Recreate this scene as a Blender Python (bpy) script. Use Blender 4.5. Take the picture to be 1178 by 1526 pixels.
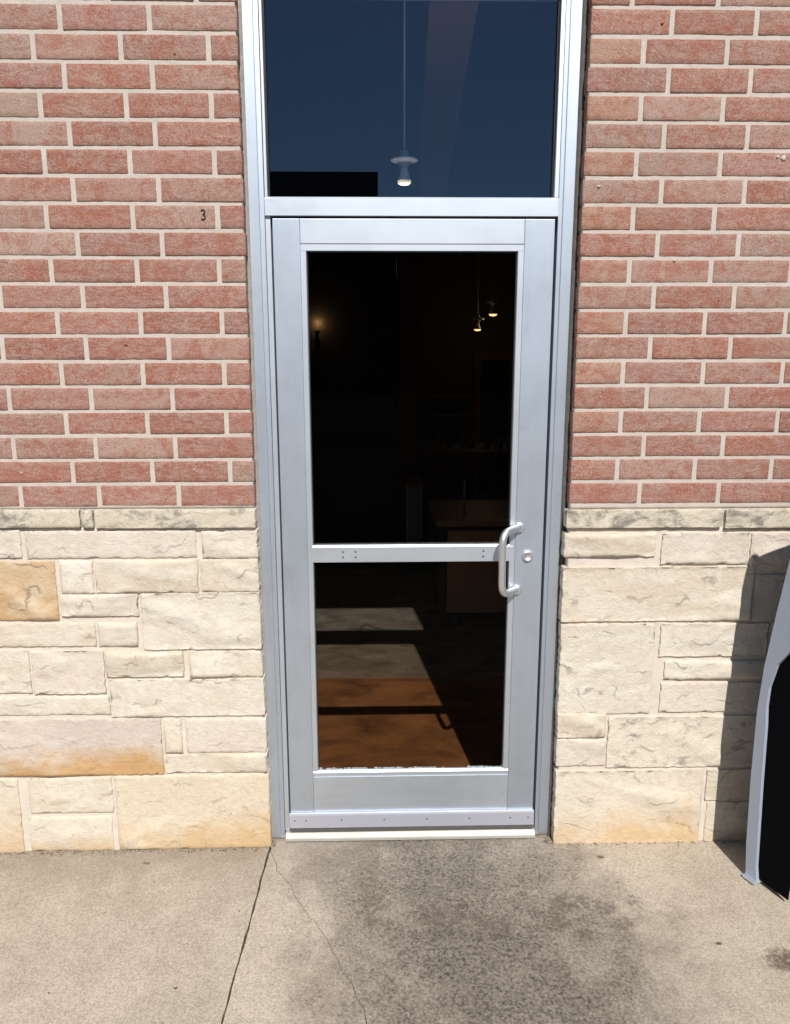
import bpy, bmesh, math, random
from mathutils import Vector, Matrix, noise
random.seed(11)
C = bpy.context.scene.collection
for o in list(bpy.data.objects): bpy.data.objects.remove(o)
sc = bpy.context.scene

# ------------------------------------------------------------------ camera
cam_d = bpy.data.cameras.new('camera'); cam = bpy.data.objects.new('camera', cam_d); C.objects.link(cam)
cam_d.sensor_fit = 'HORIZONTAL'; cam_d.sensor_width = 36; cam_d.lens = 36*1156.16/1178
cam_d.clip_start = 0.05; cam_d.clip_end = 1000
yaw, pitch, roll = 0.0237, 0.20187, 0.00119
f = Vector((math.sin(yaw)*math.cos(pitch), math.cos(yaw)*math.cos(pitch), -math.sin(pitch)))
r = Vector((math.cos(yaw), -math.sin(yaw), 0)); d = f.cross(r)
r2 = math.cos(roll)*r + math.sin(roll)*d; d2 = -math.sin(roll)*r + math.cos(roll)*d
m = Matrix((r2, -d2, -f)).transposed().to_4x4(); m.translation = (0, -2.50, 1.738)
cam.matrix_world = m
sc.camera = cam

# ------------------------------------------------------------------ sky, sun, exposure
w = bpy.data.worlds.new('World'); sc.world = w; w.use_nodes = True
nt = w.node_tree; bg = nt.nodes['Background']
sky = nt.nodes.new('ShaderNodeTexSky'); sky.sky_type = 'NISHITA'; sky.sun_disc = False
sky.sun_elevation = math.radians(47.2); sky.sun_rotation = math.pi - math.atan(0.125)
sky.altitude = 200; sky.air_density = 1.0; sky.dust_density = 0.4; sky.ozone_density = 1.5
nt.links.new(sky.outputs[0], bg.inputs[0]); bg.inputs[1].default_value = 0.062
sl = bpy.data.lights.new('sun', 'SUN'); sl.energy = 4.75; sl.angle = math.radians(0.53); sl.color = (1.0, 0.955, 0.89)
sun = bpy.data.objects.new('sun', sl); C.objects.link(sun)
sun.rotation_euler = Vector((-0.125, 1.0, -1.09)).to_track_quat('-Z', 'Y').to_euler(); sun.location = (2, -8, 9)
sc.view_settings.view_transform = 'Standard'; sc.view_settings.look = 'None'
sc.view_settings.exposure = 0.0; sc.view_settings.gamma = 1.0; sc.view_settings.use_curve_mapping = False

# ------------------------------------------------------------------ helpers
def link(o, parent=None):
    C.objects.link(o)
    if parent is not None: o.parent = parent
    return o
def thing(name, label, cat, loc=(0, 0, 0), group=None):
    o = bpy.data.objects.new(name, None); o.empty_display_size = .1; o.location = loc; link(o)
    o['label'] = label; o['category'] = cat
    if group: o['group'] = group
    return o
def mesh_obj(name, verts, faces, mat, parent=None, smooth=None, loc=(0, 0, 0)):
    me = bpy.data.meshes.new(name); me.from_pydata(verts, [], faces); me.update()
    if smooth is not None:
        me.polygons.foreach_set('use_smooth', [bool(s) for s in smooth])
    if mat: me.materials.append(mat)
    o = bpy.data.objects.new(name, me); o.location = loc
    return link(o, parent)
def bm_obj(name, bm, mat, parent=None, smooth=False):
    me = bpy.data.meshes.new(name); bm.normal_update(); bm.to_mesh(me); bm.free()
    if smooth: me.polygons.foreach_set('use_smooth', [True]*len(me.polygons))
    me.materials.append(mat); o = bpy.data.objects.new(name, me)
    return link(o, parent)
def box(bm, x0, x1, y0, y1, z0, z1):
    g = bmesh.ops.create_cube(bm, size=1.0)['verts']
    for v in g: v.co = Vector(((x0+x1)/2+v.co.x*(x1-x0), (y0+y1)/2+v.co.y*(y1-y0), (z0+z1)/2+v.co.z*(z1-z0)))
    return g
def box_obj(name, x0, x1, y0, y1, z0, z1, mat, parent=None, bev=0.0):
    bm = bmesh.new(); box(bm, x0, x1, y0, y1, z0, z1)
    if bev: bmesh.ops.bevel(bm, geom=bm.edges[:], offset=bev, segments=2, affect='EDGES', profile=.6)
    return bm_obj(name, bm, mat, parent)
def prism_obj(name, prof, z0, z1, mat, parent=None, bev=0.0):      # profile in XY, extruded along Z
    bm = bmesh.new(); vs = [bm.verts.new((x, y, z0)) for x, y in prof]; fa = bm.faces.new(vs)
    ex = bmesh.ops.extrude_face_region(bm, geom=[fa])
    for v in [g for g in ex['geom'] if isinstance(g, bmesh.types.BMVert)]: v.co.z = z1
    bmesh.ops.recalc_face_normals(bm, faces=bm.faces[:])
    if bev: bmesh.ops.bevel(bm, geom=[e for e in bm.edges if abs(e.verts[0].co.z-e.verts[1].co.z) > .01], offset=bev, segments=2, affect='EDGES')
    return bm_obj(name, bm, mat, parent)
def hprism_obj(name, prof, x0, x1, mat, parent=None, bev=0.0):     # profile in YZ, extruded along X
    bm = bmesh.new(); vs = [bm.verts.new((x0, y, z)) for y, z in prof]; fa = bm.faces.new(vs)
    ex = bmesh.ops.extrude_face_region(bm, geom=[fa])
    for v in [g for g in ex['geom'] if isinstance(g, bmesh.types.BMVert)]: v.co.x = x1
    bmesh.ops.recalc_face_normals(bm, faces=bm.faces[:])
    if bev: bmesh.ops.bevel(bm, geom=[e for e in bm.edges if abs(e.verts[0].co.x-e.verts[1].co.x) > .01], offset=bev, segments=2, affect='EDGES')
    return bm_obj(name, bm, mat, parent)
def lathe_obj(name, prof, mat, parent=None, loc=(0, 0, 0), n=24, axis='Z'):
    V = []; F = []
    for (rr, z) in prof:
        for k in range(n):
            a = 2*math.pi*k/n; c, s = rr*math.cos(a), rr*math.sin(a)
            V.append((c, s, z) if axis == 'Z' else (c, -z, s))
    for i in range(len(prof)-1):
        for k in range(n):
            F.append((i*n+k, i*n+(k+1) % n, (i+1)*n+(k+1) % n, (i+1)*n+k))
    F.append(tuple(range(n))[::-1]); F.append(tuple((len(prof)-1)*n+k for k in range(n)))
    o = mesh_obj(name, V, F, mat, parent, [1]*(len(F)-2)+[0, 0], loc)
    bm = bmesh.new(); bm.from_mesh(o.data); bmesh.ops.recalc_face_normals(bm, faces=bm.faces[:]); bm.to_mesh(o.data); bm.free()
    return o
def tube_obj(name, pts, rad, mat, parent=None, n=14):
    pts = [Vector(p) for p in pts]; V = []; F = []; up = None
    for i, p in enumerate(pts):
        t = (pts[min(i+1, len(pts)-1)]-pts[max(i-1, 0)]).normalized()
        if up is None: up = t.orthogonal().normalized()
        up = (up-t*up.dot(t)).normalized(); b = t.cross(up)
        rr = rad[i] if isinstance(rad, (list, tuple)) else rad
        for k in range(n):
            a = 2*math.pi*k/n; V.append(p+rr*(math.cos(a)*up+math.sin(a)*b))
    for i in range(len(pts)-1):
        for k in range(n): F.append((i*n+k, i*n+(k+1) % n, (i+1)*n+(k+1) % n, (i+1)*n+k))
    F.append(tuple(range(n))[::-1]); F.append(tuple((len(pts)-1)*n+k for k in range(n)))
    return mesh_obj(name, V, F, mat, parent, [1]*(len(F)-2)+[0, 0])

# ------------------------------------------------------------------ materials
class N:                                                            # small node-building helper
    def __init__(s, name):
        s.m = bpy.data.materials.new(name); s.m.use_nodes = True; s.t = s.m.node_tree; s.b = s.t.nodes['Principled BSDF']
    def n(s, ty, **k):
        x = s.t.nodes.new(ty)
        for a, v in k.items():
            if a.startswith('i_'): x.inputs[a[2:].replace('_', ' ')].default_value = v
            else: setattr(x, a, v)
        return x
    def l(s, a, b): s.t.links.new(a, b)
    def noise(s, vec, scale, detail=4, rough=.6, dist=0.0):
        x = s.n('ShaderNodeTexNoise', i_Scale=scale, i_Detail=detail, i_Roughness=rough, i_Distortion=dist); s.l(vec, x.inputs['Vector']); return x.outputs['Fac']
    def ramp(s, fac, p0, p1, c0=(0, 0, 0, 1), c1=(1, 1, 1, 1)):
        x = s.n('ShaderNodeValToRGB'); e = x.color_ramp.elements
        e[0].position = p0; e[1].position = p1; e[0].color = c0; e[1].color = c1; s.l(fac, x.inputs[0]); return x.outputs[0]
    def mix(s, fac, a, b, mode='MIX'):
        x = s.n('ShaderNodeMix', data_type='RGBA', blend_type=mode)
        if isinstance(fac, (int, float)): x.inputs[0].default_value = fac
        else: s.l(fac, x.inputs[0])
        for i, v in ((6, a), (7, b)):
            if isinstance(v, (tuple, list)): x.inputs[i].default_value = (*v[:3], 1)
            else: s.l(v, x.inputs[i])
        return x.outputs[2]
    def math(s, op, a, b=0.0):
        x = s.n('ShaderNodeMath', operation=op)
        for i, v in ((0, a), (1, b)):
            if isinstance(v, (int, float)): x.inputs[i].default_value = v
            else: s.l(v, x.inputs[i])
        return x.outputs[0]
    def bump(s, h, strength=.5, dist=.002, prev=None):
        x = s.n('ShaderNodeBump', i_Strength=strength, i_Distance=dist); s.l(h, x.inputs['Height'])
        if prev is not None: s.l(prev, x.inputs['Normal'])
        return x.outputs[0]
    def vec(s, kind='Object', scale=(1, 1, 1), rnd=False, loc=(0, 0, 0), rot=(0, 0, 0)):
        tc = s.n('ShaderNodeTexCoord'); mp = s.n('ShaderNodeMapping'); mp.inputs['Scale'].default_value = scale
        mp.inputs['Location'].default_value = loc; mp.inputs['Rotation'].default_value = rot
        s.l(tc.outputs[kind], mp.inputs['Vector']); out = mp.outputs[0]
        if rnd:
            oi = s.n('ShaderNodeObjectInfo'); mm = s.n('ShaderNodeVectorMath', operation='SCALE'); mm.inputs[0].default_value = (37.1, 11.3, 53.7)
            s.l(oi.outputs['Random'], mm.inputs['Scale']); ad = s.n('ShaderNodeVectorMath', operation='ADD')
            s.l(out, ad.inputs[0]); s.l(mm.outputs[0], ad.inputs[1]); out = ad.outputs[0]
        return out
    def done(s, col=None, rough=.8, metal=0.0, normal=None, spec=.5):
        if col is not None:
            if isinstance(col, (tuple, list)): s.b.inputs['Base Color'].default_value = (*col[:3], 1)
            else: s.l(col, s.b.inputs['Base Color'])
        if isinstance(rough, (int, float)): s.b.inputs['Roughness'].default_value = rough
        else: s.l(rough, s.b.inputs['Roughness'])
        s.b.inputs['Metallic'].default_value = metal; s.b.inputs['Specular IOR Level'].default_value = spec
        if normal is not None: s.l(normal, s.b.inputs['Normal'])
        return s.m

def brick_material(joined=False):
    s = N('brick_clay'); v = s.vec(rnd=not joined)
    oi = s.n('ShaderNodeObjectInfo')
    big = s.noise(v, 13, 6, .72, 1.4); patch = s.ramp(big, .47, .60)
    vs = s.vec(rnd=not joined, scale=(10, 10, 34), rot=(0, .5, 0)); drag = s.noise(vs, 2.2, 6, .7, 1.5)
    base = (0.42, 0.165, 0.12) if joined else oi.outputs['Color']
    red = s.mix(.72, base, (0.34, 0.075, 0.028)); pale = s.mix(.6, base, (0.47, 0.34, 0.28))
    c = s.mix(s.ramp(drag, .40, .58), base, pale)
    c = s.mix(s.math('MULTIPLY', s.math('MULTIPLY', patch, s.ramp(drag, .40, .58, (1, 1, 1, 1), (.5, .5, .5, 1))), 1.2), c, red)
    dk = s.ramp(s.noise(v, 24, 6, .75, .8), .60, .74); c = s.mix(s.math('MULTIPLY', dk, .65), c, (.20, .085, .06))
    lt = s.ramp(s.noise(s.vec(rnd=True, loc=(3, 1, 2)), 30, 6, .75, 1.2), .56, .72); c = s.mix(s.math('MULTIPLY', lt, .7), c, (.52, .39, .32))
    fine = s.noise(v, 260, 4, .7); c = s.mix(s.ramp(fine, .35, .65), s.mix(.42, c, (0.15, .06, .045)), s.mix(.24, c, (.75, .6, .52)))
    if not joined:                                                   # cement haze smeared on the ends and edges of each brick
        tg = s.n('ShaderNodeTexCoord'); sg = s.n('ShaderNodeSeparateXYZ'); s.l(tg.outputs['Generated'], sg.inputs[0])
        ex = s.math('MULTIPLY', s.math('ABSOLUTE', s.math('SUBTRACT', sg.outputs['X'], .5)), 2.0); ez = s.math('MULTIPLY', s.math('ABSOLUTE', s.math('SUBTRACT', sg.outputs['Z'], .5)), 2.0)
        nzx = s.noise(v, 16, 5, .75, .5)
        hx = s.ramp(s.math('ADD', ex, s.math('MULTIPLY', nzx, .55)), 1.16, 1.36); hz = s.ramp(s.math('ADD', ez, s.math('MULTIPLY', s.noise(v, 32, 5, .8), .9)), 1.36, 1.58)
        hz_ = s.math('MAXIMUM', hx, s.math('MULTIPLY', hz, .7)); c = s.mix(s.math('MULTIPLY', hz_, .62), c, (.46, .37, .31))
        dl = s.ramp(s.math('ADD', s.math('SUBTRACT', 1.0, sg.outputs['Z']), s.math('MULTIPLY', s.noise(v, 20, 3, .6), .25)), 1.10, 1.14); c = s.mix(s.math('MULTIPLY', dl, .5), c, (.12, .07, .055))
    vo = s.n('ShaderNodeTexVoronoi', i_Scale=26.0, i_Randomness=1.0); s.l(v, vo.inputs['Vector'])
    dot = s.ramp(vo.outputs['Distance'], .07, .16, (1, 1, 1, 1), (0, 0, 0, 1))
    sel = s.ramp(s.noise(v, 14, 1), .60, .68); dot = s.math('MULTIPLY', dot, sel)
    c = s.mix(s.math('MULTIPLY', dot, .45), c, (.62, .40, .32))
    vo2 = s.n('ShaderNodeTexVoronoi', i_Scale=42.0); s.l(v, vo2.inputs['Vector'])
    pit = s.math('MULTIPLY', s.ramp(vo2.outputs['Distance'], .05, .11, (1, 1, 1, 1), (0, 0, 0, 1)), s.ramp(s.noise(v, 11, 1), .6, .66))
    c = s.mix(s.math('MULTIPLY', pit, .8), c, (.10, .04, .035))
    nb = s.bump(s.noise(v, 60, 6, .75, .6), .8, .003); nb = s.bump(drag, .35, .002, nb); nb = s.bump(pit, .6, -.003, nb)
    nb = s.bump(fine, .35, .0007, nb)
    return s.done(c, .92, 0, nb, .25)
def mortar_material(name, a, b):
    s = N(name); v = s.vec()
    c = s.mix(s.ramp(s.noise(v, 14, 5, .7), .3, .7), a, b)
    c = s.mix(s.ramp(s.noise(v, 420, 3, .7), .28, .5), s.mix(.35, c, (.2, .16, .13)), c)
    nb = s.bump(s.noise(v, 330, 5, .8), .6, .0012); nb = s.bump(s.noise(v, 60, 4, .7), .4, .002, nb)
    return s.done(c, .95, 0, nb, .2)
def stone_material(name, c0, c1, stain=None, stain_amt=0.0, grey=.25, veins=.5, low=False, gpos=.60):
    s = N(name); v = s.vec(rnd=True)
    big = s.noise(v, 7, 5, .6, .6); c = s.mix(s.ramp(big, .3, .7), c0, c1)
    vr = s.vec(rnd=True, scale=(6, 6, 15), rot=(0, .45, 0)); lay = s.noise(vr, 2.2, 7, .7, 1.6)
    c = s.mix(s.ramp(lay, .60, .78), c, s.mix(.18, c, (.42, .36, .30))); sm_ = s.ramp(s.noise(v, 30, 7, .8, 1.5), .60, .70); c = s.mix(s.math('MULTIPLY', sm_, .28), c, (.33, .29, .24))
    if stain:
        msk = s.ramp(s.noise(s.vec(rnd=True, scale=(3, 3, 7), rot=(0, .3, 0)), 2.0, 5, .6, 1.2), .42, .62)
        if low:
            sp = s.n('ShaderNodeSeparateXYZ'); tc = s.n('ShaderNodeTexCoord'); s.l(tc.outputs['Generated'], sp.inputs[0])
            g = s.math('ADD', s.math('ADD', s.math('MULTIPLY', s.noise(v, 6, 6, .7, .8), 1.3), -.32), s.math('ADD', s.math('MULTIPLY', sp.outputs['Z'], -1.0), s.math('MULTIPLY', sp.outputs['X'], .28)))
            msk = s.ramp(g, -.80, .42)
        c = s.mix(s.math('MULTIPLY', msk, stain_amt), c, stain)
    gv = s.vec(rnd=True, scale=(4, 4, 6)); gm = s.ramp(s.noise(gv, 2.6, 7, .75, .4), gpos, gpos+.12)
    c = s.mix(s.math('MULTIPLY', gm, grey*.85), c, (.15, .145, .14))
    mot = s.noise(v, 48, 7, .8); c = s.mix(s.ramp(mot, .30, .50), s.mix(.24, c, (.38, .30, .22)), c)
    fine = s.noise(v, 300, 4, .75); c = s.mix(s.ramp(fine, .25, .55), s.mix(.14, c, (.30, .24, .18)), c)
    crk = s.n('ShaderNodeTexWave', wave_type='BANDS', bands_direction='Z', i_Scale=3.2, i_Distortion=9.0, i_Detail=4.0); crk.inputs['Detail Scale'].default_value = 2.2
    s.l(v, crk.inputs['Vector']); cm = s.ramp(crk.outputs['Fac'], .0, .05, (1, 1, 1, 1), (0, 0, 0, 1))
    cm = s.math('MULTIPLY', cm, s.ramp(s.noise(v, 12, 2), .5, .62))
    c = s.mix(s.math('MULTIPLY', cm, veins*.8), c, (.22, .17, .12))
    nb = s.bump(lay, .35, .005); nb = s.bump(s.noise(v, 30, 8, .80, .5), 1.0, .0065, nb); nb = s.bump(s.noise(v, 110, 6, .85), .7, .0018, nb); nb = s.bump(cm, .5*veins, -.003, nb); nb = s.bump(fine, .4, .001, nb)
    return s.done(c, .95, 0, nb, .2)
def metal_material(name, col=(.72, .73, .75), rough=.36, metal=.92, streak=.02, vertical=True, dirt=.15):
    s = N(name); v = s.vec(scale=(1, 1, .02) if vertical else (.02, 1, 1)); st = s.noise(v, 420, 3, .6)
    v2 = s.vec(); cl = s.noise(v2, 5, 5, .6)
    ro = s.math('ADD', s.math('MULTIPLY', cl, .12), s.math('ADD', s.math('MULTIPLY', st, .08), rough-.10))
    c = s.mix(s.math('MULTIPLY', s.ramp(s.noise(v2, 9, 7, .75), .5, .75), dirt), col, tuple(x*.55 for x in col))
    spk = s.ramp(s.noise(v2, 190, 2, .5), .70, .76); c = s.mix(s.math('MULTIPLY', spk, .25), c, (.35, .32, .28))
    gr = s.ramp(s.noise(s.vec(scale=(1, 1, .10) if vertical else (.10, 1, 1)), 26, 5, .7), .5, .72); c = s.mix(s.math('MULTIPLY', gr, dirt*.8), c, tuple(x*.6 for x in col))
    nb = s.bump(st, streak, .0004); nb = s.bump(s.noise(v2, 3, 2, .5), .25, .004, nb)
    return s.done(c, ro, metal, nb)
def plain(name, col, rough=.6, metal=0.0, bump=.2, scale=60, var=.15):
    s = N(name); v = s.vec(); nz = s.noise(v, scale, 4, .6)
    c = s.mix(nz, tuple(x*(1-var) for x in col), tuple(min(1, x*(1+var)) for x in col))
    return s.done(c, rough, metal, s.bump(nz, bump, .001))
def glass_material(name, trans, refl, ior=None, fac=None):
    m = bpy.data.materials.new(name); m.use_nodes = True; t = m.node_tree; t.nodes.clear()
    out = t.nodes.new('ShaderNodeOutputMaterial'); mx = t.nodes.new('ShaderNodeMixShader'); tr = t.nodes.new('ShaderNodeBsdfTransparent'); gl = t.nodes.new('ShaderNodeBsdfGlossy')
    tr.inputs[0].default_value = (*trans, 1); gl.inputs[0].default_value = (*refl, 1); gl.inputs['Roughness'].default_value = 0.003
    if ior:
        fr = t.nodes.new('ShaderNodeFresnel'); fr.inputs[0].default_value = ior; t.links.new(fr.outputs[0], mx.inputs[0])
    else: mx.inputs[0].default_value = fac
    t.links.new(tr.outputs[0], mx.inputs[1]); t.links.new(gl.outputs[0], mx.inputs[2]); t.links.new(mx.outputs[0], out.inputs[0])
    return m
def emit(name, col, st):
    s = N(name); s.b.inputs['Emission Color'].default_value = (*col, 1); s.b.inputs['Emission Strength'].default_value = st
    return s.done((.8, .75, .6), .4)
def concrete_material(name, tone=1.0):
    s = N(name); v = s.vec()
    a = tuple(x*tone for x in (.43, .36, .275)); b = tuple(x*tone for x in (.57, .49, .39))
    big = s.noise(v, 3.4, 7, .68, .6); c = s.mix(s.ramp(big, .38, .62), a, b)
    mid = s.noise(v, 11, 6, .7, .3); c = s.mix(s.ramp(mid, .30, .72), s.mix(.30, c, (.22, .175, .13)), s.mix(.12, c, (.7, .62, .52)))
    fine = s.noise(v, 170, 5, .8); c = s.mix(s.ramp(fine, .36, .60), s.mix(.52, c, (.13, .11, .085)), s.mix(.24, c, (.8, .74, .66)))
    # foot-worn dirty patch in front of the door: a real stain in the concrete
    tc = s.n('ShaderNodeTexCoord'); sp = s.n('ShaderNodeSeparateXYZ'); s.l(tc.outputs['Object'], sp.inputs[0])
    def blob(cx, cy, rx, ry):
        dx = s.math('DIVIDE', s.math('SUBTRACT', sp.outputs['X'], cx), rx); dy = s.math('DIVIDE', s.math('SUBTRACT', sp.outputs['Y'], cy), ry)
        return s.math('ADD', s.math('MULTIPLY', dx, dx), s.math('MULTIPLY', dy, dy))
    wob = s.math('MULTIPLY', s.math('SUBTRACT', s.noise(v, 6.5, 8, .78, .4), .5), 5.0)
    wob2 = s.math('MULTIPLY', s.math('SUBTRACT', s.noise(v, 45, 5, .75, .4), .5), 9.0)
    def mask(cx, cy, rx, ry, soft=1.3, wv=1.0):
        e = s.math('ADD', blob(cx, cy, rx, ry), s.math('MULTIPLY', wob if rx > .1 else wob2, wv)); return s.ramp(s.math('MULTIPLY', e, .5), 0.0, soft/2*1.0, (1, 1, 1, 1), (0, 0, 0, 1))
    grime = s.math('MAXIMUM', mask(.24, -.14, .42, .28, 2.4, .6), mask(.34, -.62, .46, .62, 2.3, .8))
    grime = s.math('MULTIPLY', grime, s.ramp(s.noise(v, 60, 6, .85), .20, .62, (.35, .35, .35, 1), (1, 1, 1, 1)))
    c = s.mix(s.math('MULTIPLY', grime, .80), c, (.115, .096, .084))
    spk = s.ramp(s.noise(v, 95, 6, .85, .3), .46, .60); core = s.math('MAXIMUM', mask(.24, -.15, .42, .24, 2.4, .8), mask(.32, -.55, .42, .52, 2.4, 1.0))
    c = s.mix(s.math('MULTIPLY', s.math('MULTIPLY', core, spk), .95), c, (.040, .035, .030))
    for (x, y, rr) in ((.20, -.36, .075), (.60, -.31, .04), (.66, -.30, .03), (.72, -.335, .035), (.826, -.308, .024), (.64, -.46, .03), (.76, -.41, .03), (.55, -.40, .04), (.36, -.41, .05), (-.02, -.30, .045), (-.03, -.38, .03)):
        sm = mask(x, y, rr, rr*.9, 1.6, 1.3); c = s.mix(s.math('MULTIPLY', sm, .55), c, (.09, .072, .055))
    sm = mask(1.20, -.57, .075, .05, 1.4, .7); c = s.mix(s.math('MULTIPLY', sm, .8), c, (.07, .045, .03))
    for (x, y, rr) in ((-.811, -.078, .011), (-.571, -.627, .005), (.78, -.085, .012), (.30, -.30, .006), (1.02, -.50, .010)):
        sm = mask(x, y, rr*1.4, rr*.8, 1.2, .3); c = s.mix(s.math('MULTIPLY', sm, .9), c, (.04, .025, .018))
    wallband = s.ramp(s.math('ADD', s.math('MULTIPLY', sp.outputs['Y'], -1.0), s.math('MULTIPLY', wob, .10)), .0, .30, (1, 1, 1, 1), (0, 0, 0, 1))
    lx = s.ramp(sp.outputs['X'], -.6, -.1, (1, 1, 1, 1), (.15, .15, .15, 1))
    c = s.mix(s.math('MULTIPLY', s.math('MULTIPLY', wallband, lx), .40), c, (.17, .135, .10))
    vo = s.n('ShaderNodeTexVoronoi', i_Scale=75.0); s.l(v, vo.inputs['Vector'])
    agg = s.math('MULTIPLY', s.ramp(vo.outputs['Distance'], .12, .24, (1, 1, 1, 1), (0, 0, 0, 1)), s.ramp(s.noise(v, 9, 2), .5, .7))
    c = s.mix(s.math('MULTIPLY', agg, .35), c, (.62, .56, .48))
    nb = s.bump(mid, .3, .004); nb = s.bump(fine, .55, .0016, nb); nb = s.bump(s.noise(v, 60, 4, .7), .3, .002, nb)
    return s.done(c, .93, 0, nb, .25)

M = {}
M['brick'] = brick_material(); M['brick_far'] = brick_material(True)
M['mortar'] = mortar_material('mortar_cream', (.54, .48, .425), (.66, .60, .54))
M['mortar_stone'] = mortar_material('mortar_stone', (.66, .59, .51), (.76, .69, .60))
cr0, cr1 = (.75, .68, .56), (.84, .78, .67)
M['st'] = stone_material('limestone_cream', cr0, cr1, (.66, .50, .34), .35, .12, .6)
M['st2'] = stone_material('limestone_pinkish', (.74, .655, .56), (.83, .755, .66), None, 0, .22, .5)
M['st3'] = stone_material('limestone_pale', (.77, .71, .60), (.86, .81, .71), (.60, .47, .33), .25, .18, .7)
M['cap'] = stone_material('limestone_weathered', (.68, .61, .49), (.78, .71, .58), None, 0, .85, .4, gpos=.50)
M['tan'] = stone_material('limestone_ochre', (.68, .52, .33), (.74, .62, .46), (.60, .36, .15), .7, .15, .8)
M['tan2'] = stone_material('limestone_ochre_band', (.66, .58, .51), (.74, .65, .57), (.62, .37, .15), .9, .30, .4, low=True, gpos=.62)
M['tan3'] = stone_material('limestone_ochre_base', (.76, .65, .49), (.82, .73, .58), (.72, .50, .26), .85, .75, .4, low=True, gpos=.60)
M['warm'] = stone_material('limestone_warm_base', (.76, .68, .55), (.84, .77, .65), (.72, .51, .28), .8, .40, .5, low=True)
M['warm2'] = stone_material('limestone_warm_large', (.77, .69, .56), (.85, .77, .65), (.72, .50, .26), .75, .25, .5, low=True)
M['stain'] = stone_material('limestone_stained', (.78, .70, .58), (.85, .77, .65), None, 0, .9, .6, gpos=.53)
M['alu'] = metal_material('aluminium_anodised', (.60, .675, .775), .52, metal=.9, dirt=.2)  # blue of the reflected sky put into the frame, bead and rail colours
M['alu_bright'] = metal_material('aluminium_bead', (.72, .78, .86), .52, metal=.9, dirt=.1)
M['alu_rail'] = metal_material('aluminium_rail', (.69, .755, .84), .53, metal=.9, dirt=.2, vertical=False)
M['alu_handle'] = metal_material('aluminium_satin', (.80, .81, .83), .44, dirt=.03)
M['sweep'] = metal_material('aluminium_sweep', (.58, .60, .70), .45, metal=.5, vertical=False, dirt=.1)
M['thr'] = metal_material('threshold_metal', (.46, .45, .41), .55, metal=.3, vertical=False, dirt=.35)
M['rubber'] = plain('black_rubber', (.012, .012, .014), .6)
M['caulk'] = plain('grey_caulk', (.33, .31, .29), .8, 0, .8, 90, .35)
M['caulk_shaded'] = plain('shaded_caulk', (.10, .095, .09), .8, 0, .8, 90, .4)  # right bead: shade of the recess put into the colour; also colours the brush
M['screw'] = plain('screw_steel', (.16, .16, .17), .4, .8)
M['concrete'] = concrete_material('concrete_pavement'); M['concrete2'] = concrete_material('concrete_pavement_left', .93)
M['soil'] = plain('joint_dirt', (.05, .035, .022), .95, 0, .8, 200, .4)
M['asphalt'] = plain('asphalt', (.045, .044, .043), .9, 0, .8, 120, .35)
M['door_glass'] = glass_material('door_glass', (.74, .735, .72), (1, 1, 1), ior=1.10)
M['transom_glass'] = glass_material('transom_glass', (.80, .84, .90), (.42, .58, .76), fac=.110)
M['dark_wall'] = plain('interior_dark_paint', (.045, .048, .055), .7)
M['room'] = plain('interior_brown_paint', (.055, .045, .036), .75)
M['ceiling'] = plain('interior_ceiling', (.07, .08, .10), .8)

# ------------------------------------------------------------------ ground and pavement
def ground_sheet(name, x0, x1, y0, y1, z, mat):
    o = mesh_obj(name, [(x0, y0, z), (x1, y0, z), (x1, y1, z), (x0, y1, z)], [(0, 1, 2, 3)], mat); o['kind'] = 'structure'; return o
ground_sheet('ground', -300, 300, -300, 300, -.16, M['asphalt'])
pave = bpy.data.objects.new('pavement', None); link(pave); pave['kind'] = 'structure'
box_obj('joint_bed', -5.98, 5.98, -3.38, .16, -.155, -.016, M['soil'], pave)
def rough_path(pts, step=.012, amp=.0012, seed=0):
    out = []
    for a, b in zip(pts[:-1], pts[1:]):
        L = math.hypot(b[0]-a[0], b[1]-a[1]); n = max(1, int(L/step))
        for i in range(n):
            t = i/n; x = a[0]+(b[0]-a[0])*t; y = a[1]+(b[1]-a[1])*t
            out.append((x+amp*noise.noise(Vector((x*70, y*70, seed)))*2+amp*3*noise.noise(Vector((x*16, y*16, seed+4))), y+amp*noise.noise(Vector((x*70, y*70, seed+9)))))
    out.append(pts[-1]); return out
def slab(name, outline, mat, parent, zt=0.0, z0=-.14):
    bm = bmesh.new(); top = [bm.verts.new((x, y, zt-(.0025 if 0 else 0))) for x, y in outline]; fa = bm.faces.new(top)
    ins = bmesh.ops.inset_region(bm, faces=[fa], thickness=.0022, use_even_offset=False)
    for v in top: v.co.z = zt-.0022
    bot = [bm.verts.new((v.co.x, v.co.y, z0)) for v in top]
    n = len(top)
    for i in range(n): bm.faces.new((top[i], bot[i], bot[(i+1) % n], top[(i+1) % n]))
    bmesh.ops.recalc_face_normals(bm, faces=bm.faces[:])
    bmesh.ops.triangulate(bm, faces=[f_ for f_ in bm.faces if len(f_.verts) > 4])
    return bm_obj(name, bm, mat, parent)
J = [(-.391, .14), (-.391, 0), (-.420, -.75), (-.52, -3.4)]
jl = rough_path([(x-.0030, y) for x, y in J], .015, .0010, 1); jr = rough_path([(x+.0030, y) for x, y in J], .015, .0010, 2)
slab('concrete_slab', [(-6, .14), (-6, -3.4)] + jl[::-1], M['concrete2'], pave)
K = [(-.3862, -.010), (-.383, -.028), (-.366, -.075), (-.354, -.127), (-.318, -.175), (-.296, -.207), (-.280, -.257), (-.250, -.305), (-.221, -.353), (-.185, -.402), (-.156, -.457), (-.130, -.52), (-.110, -.571), (-.085, -.615), (-.063, -.669), (-.045, -.72), (-.038, -.759), (.03, -1.2), (-.02, -2.0), (.08, -3.4)]
kk = rough_path(K, .009, .0022, 5)
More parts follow.
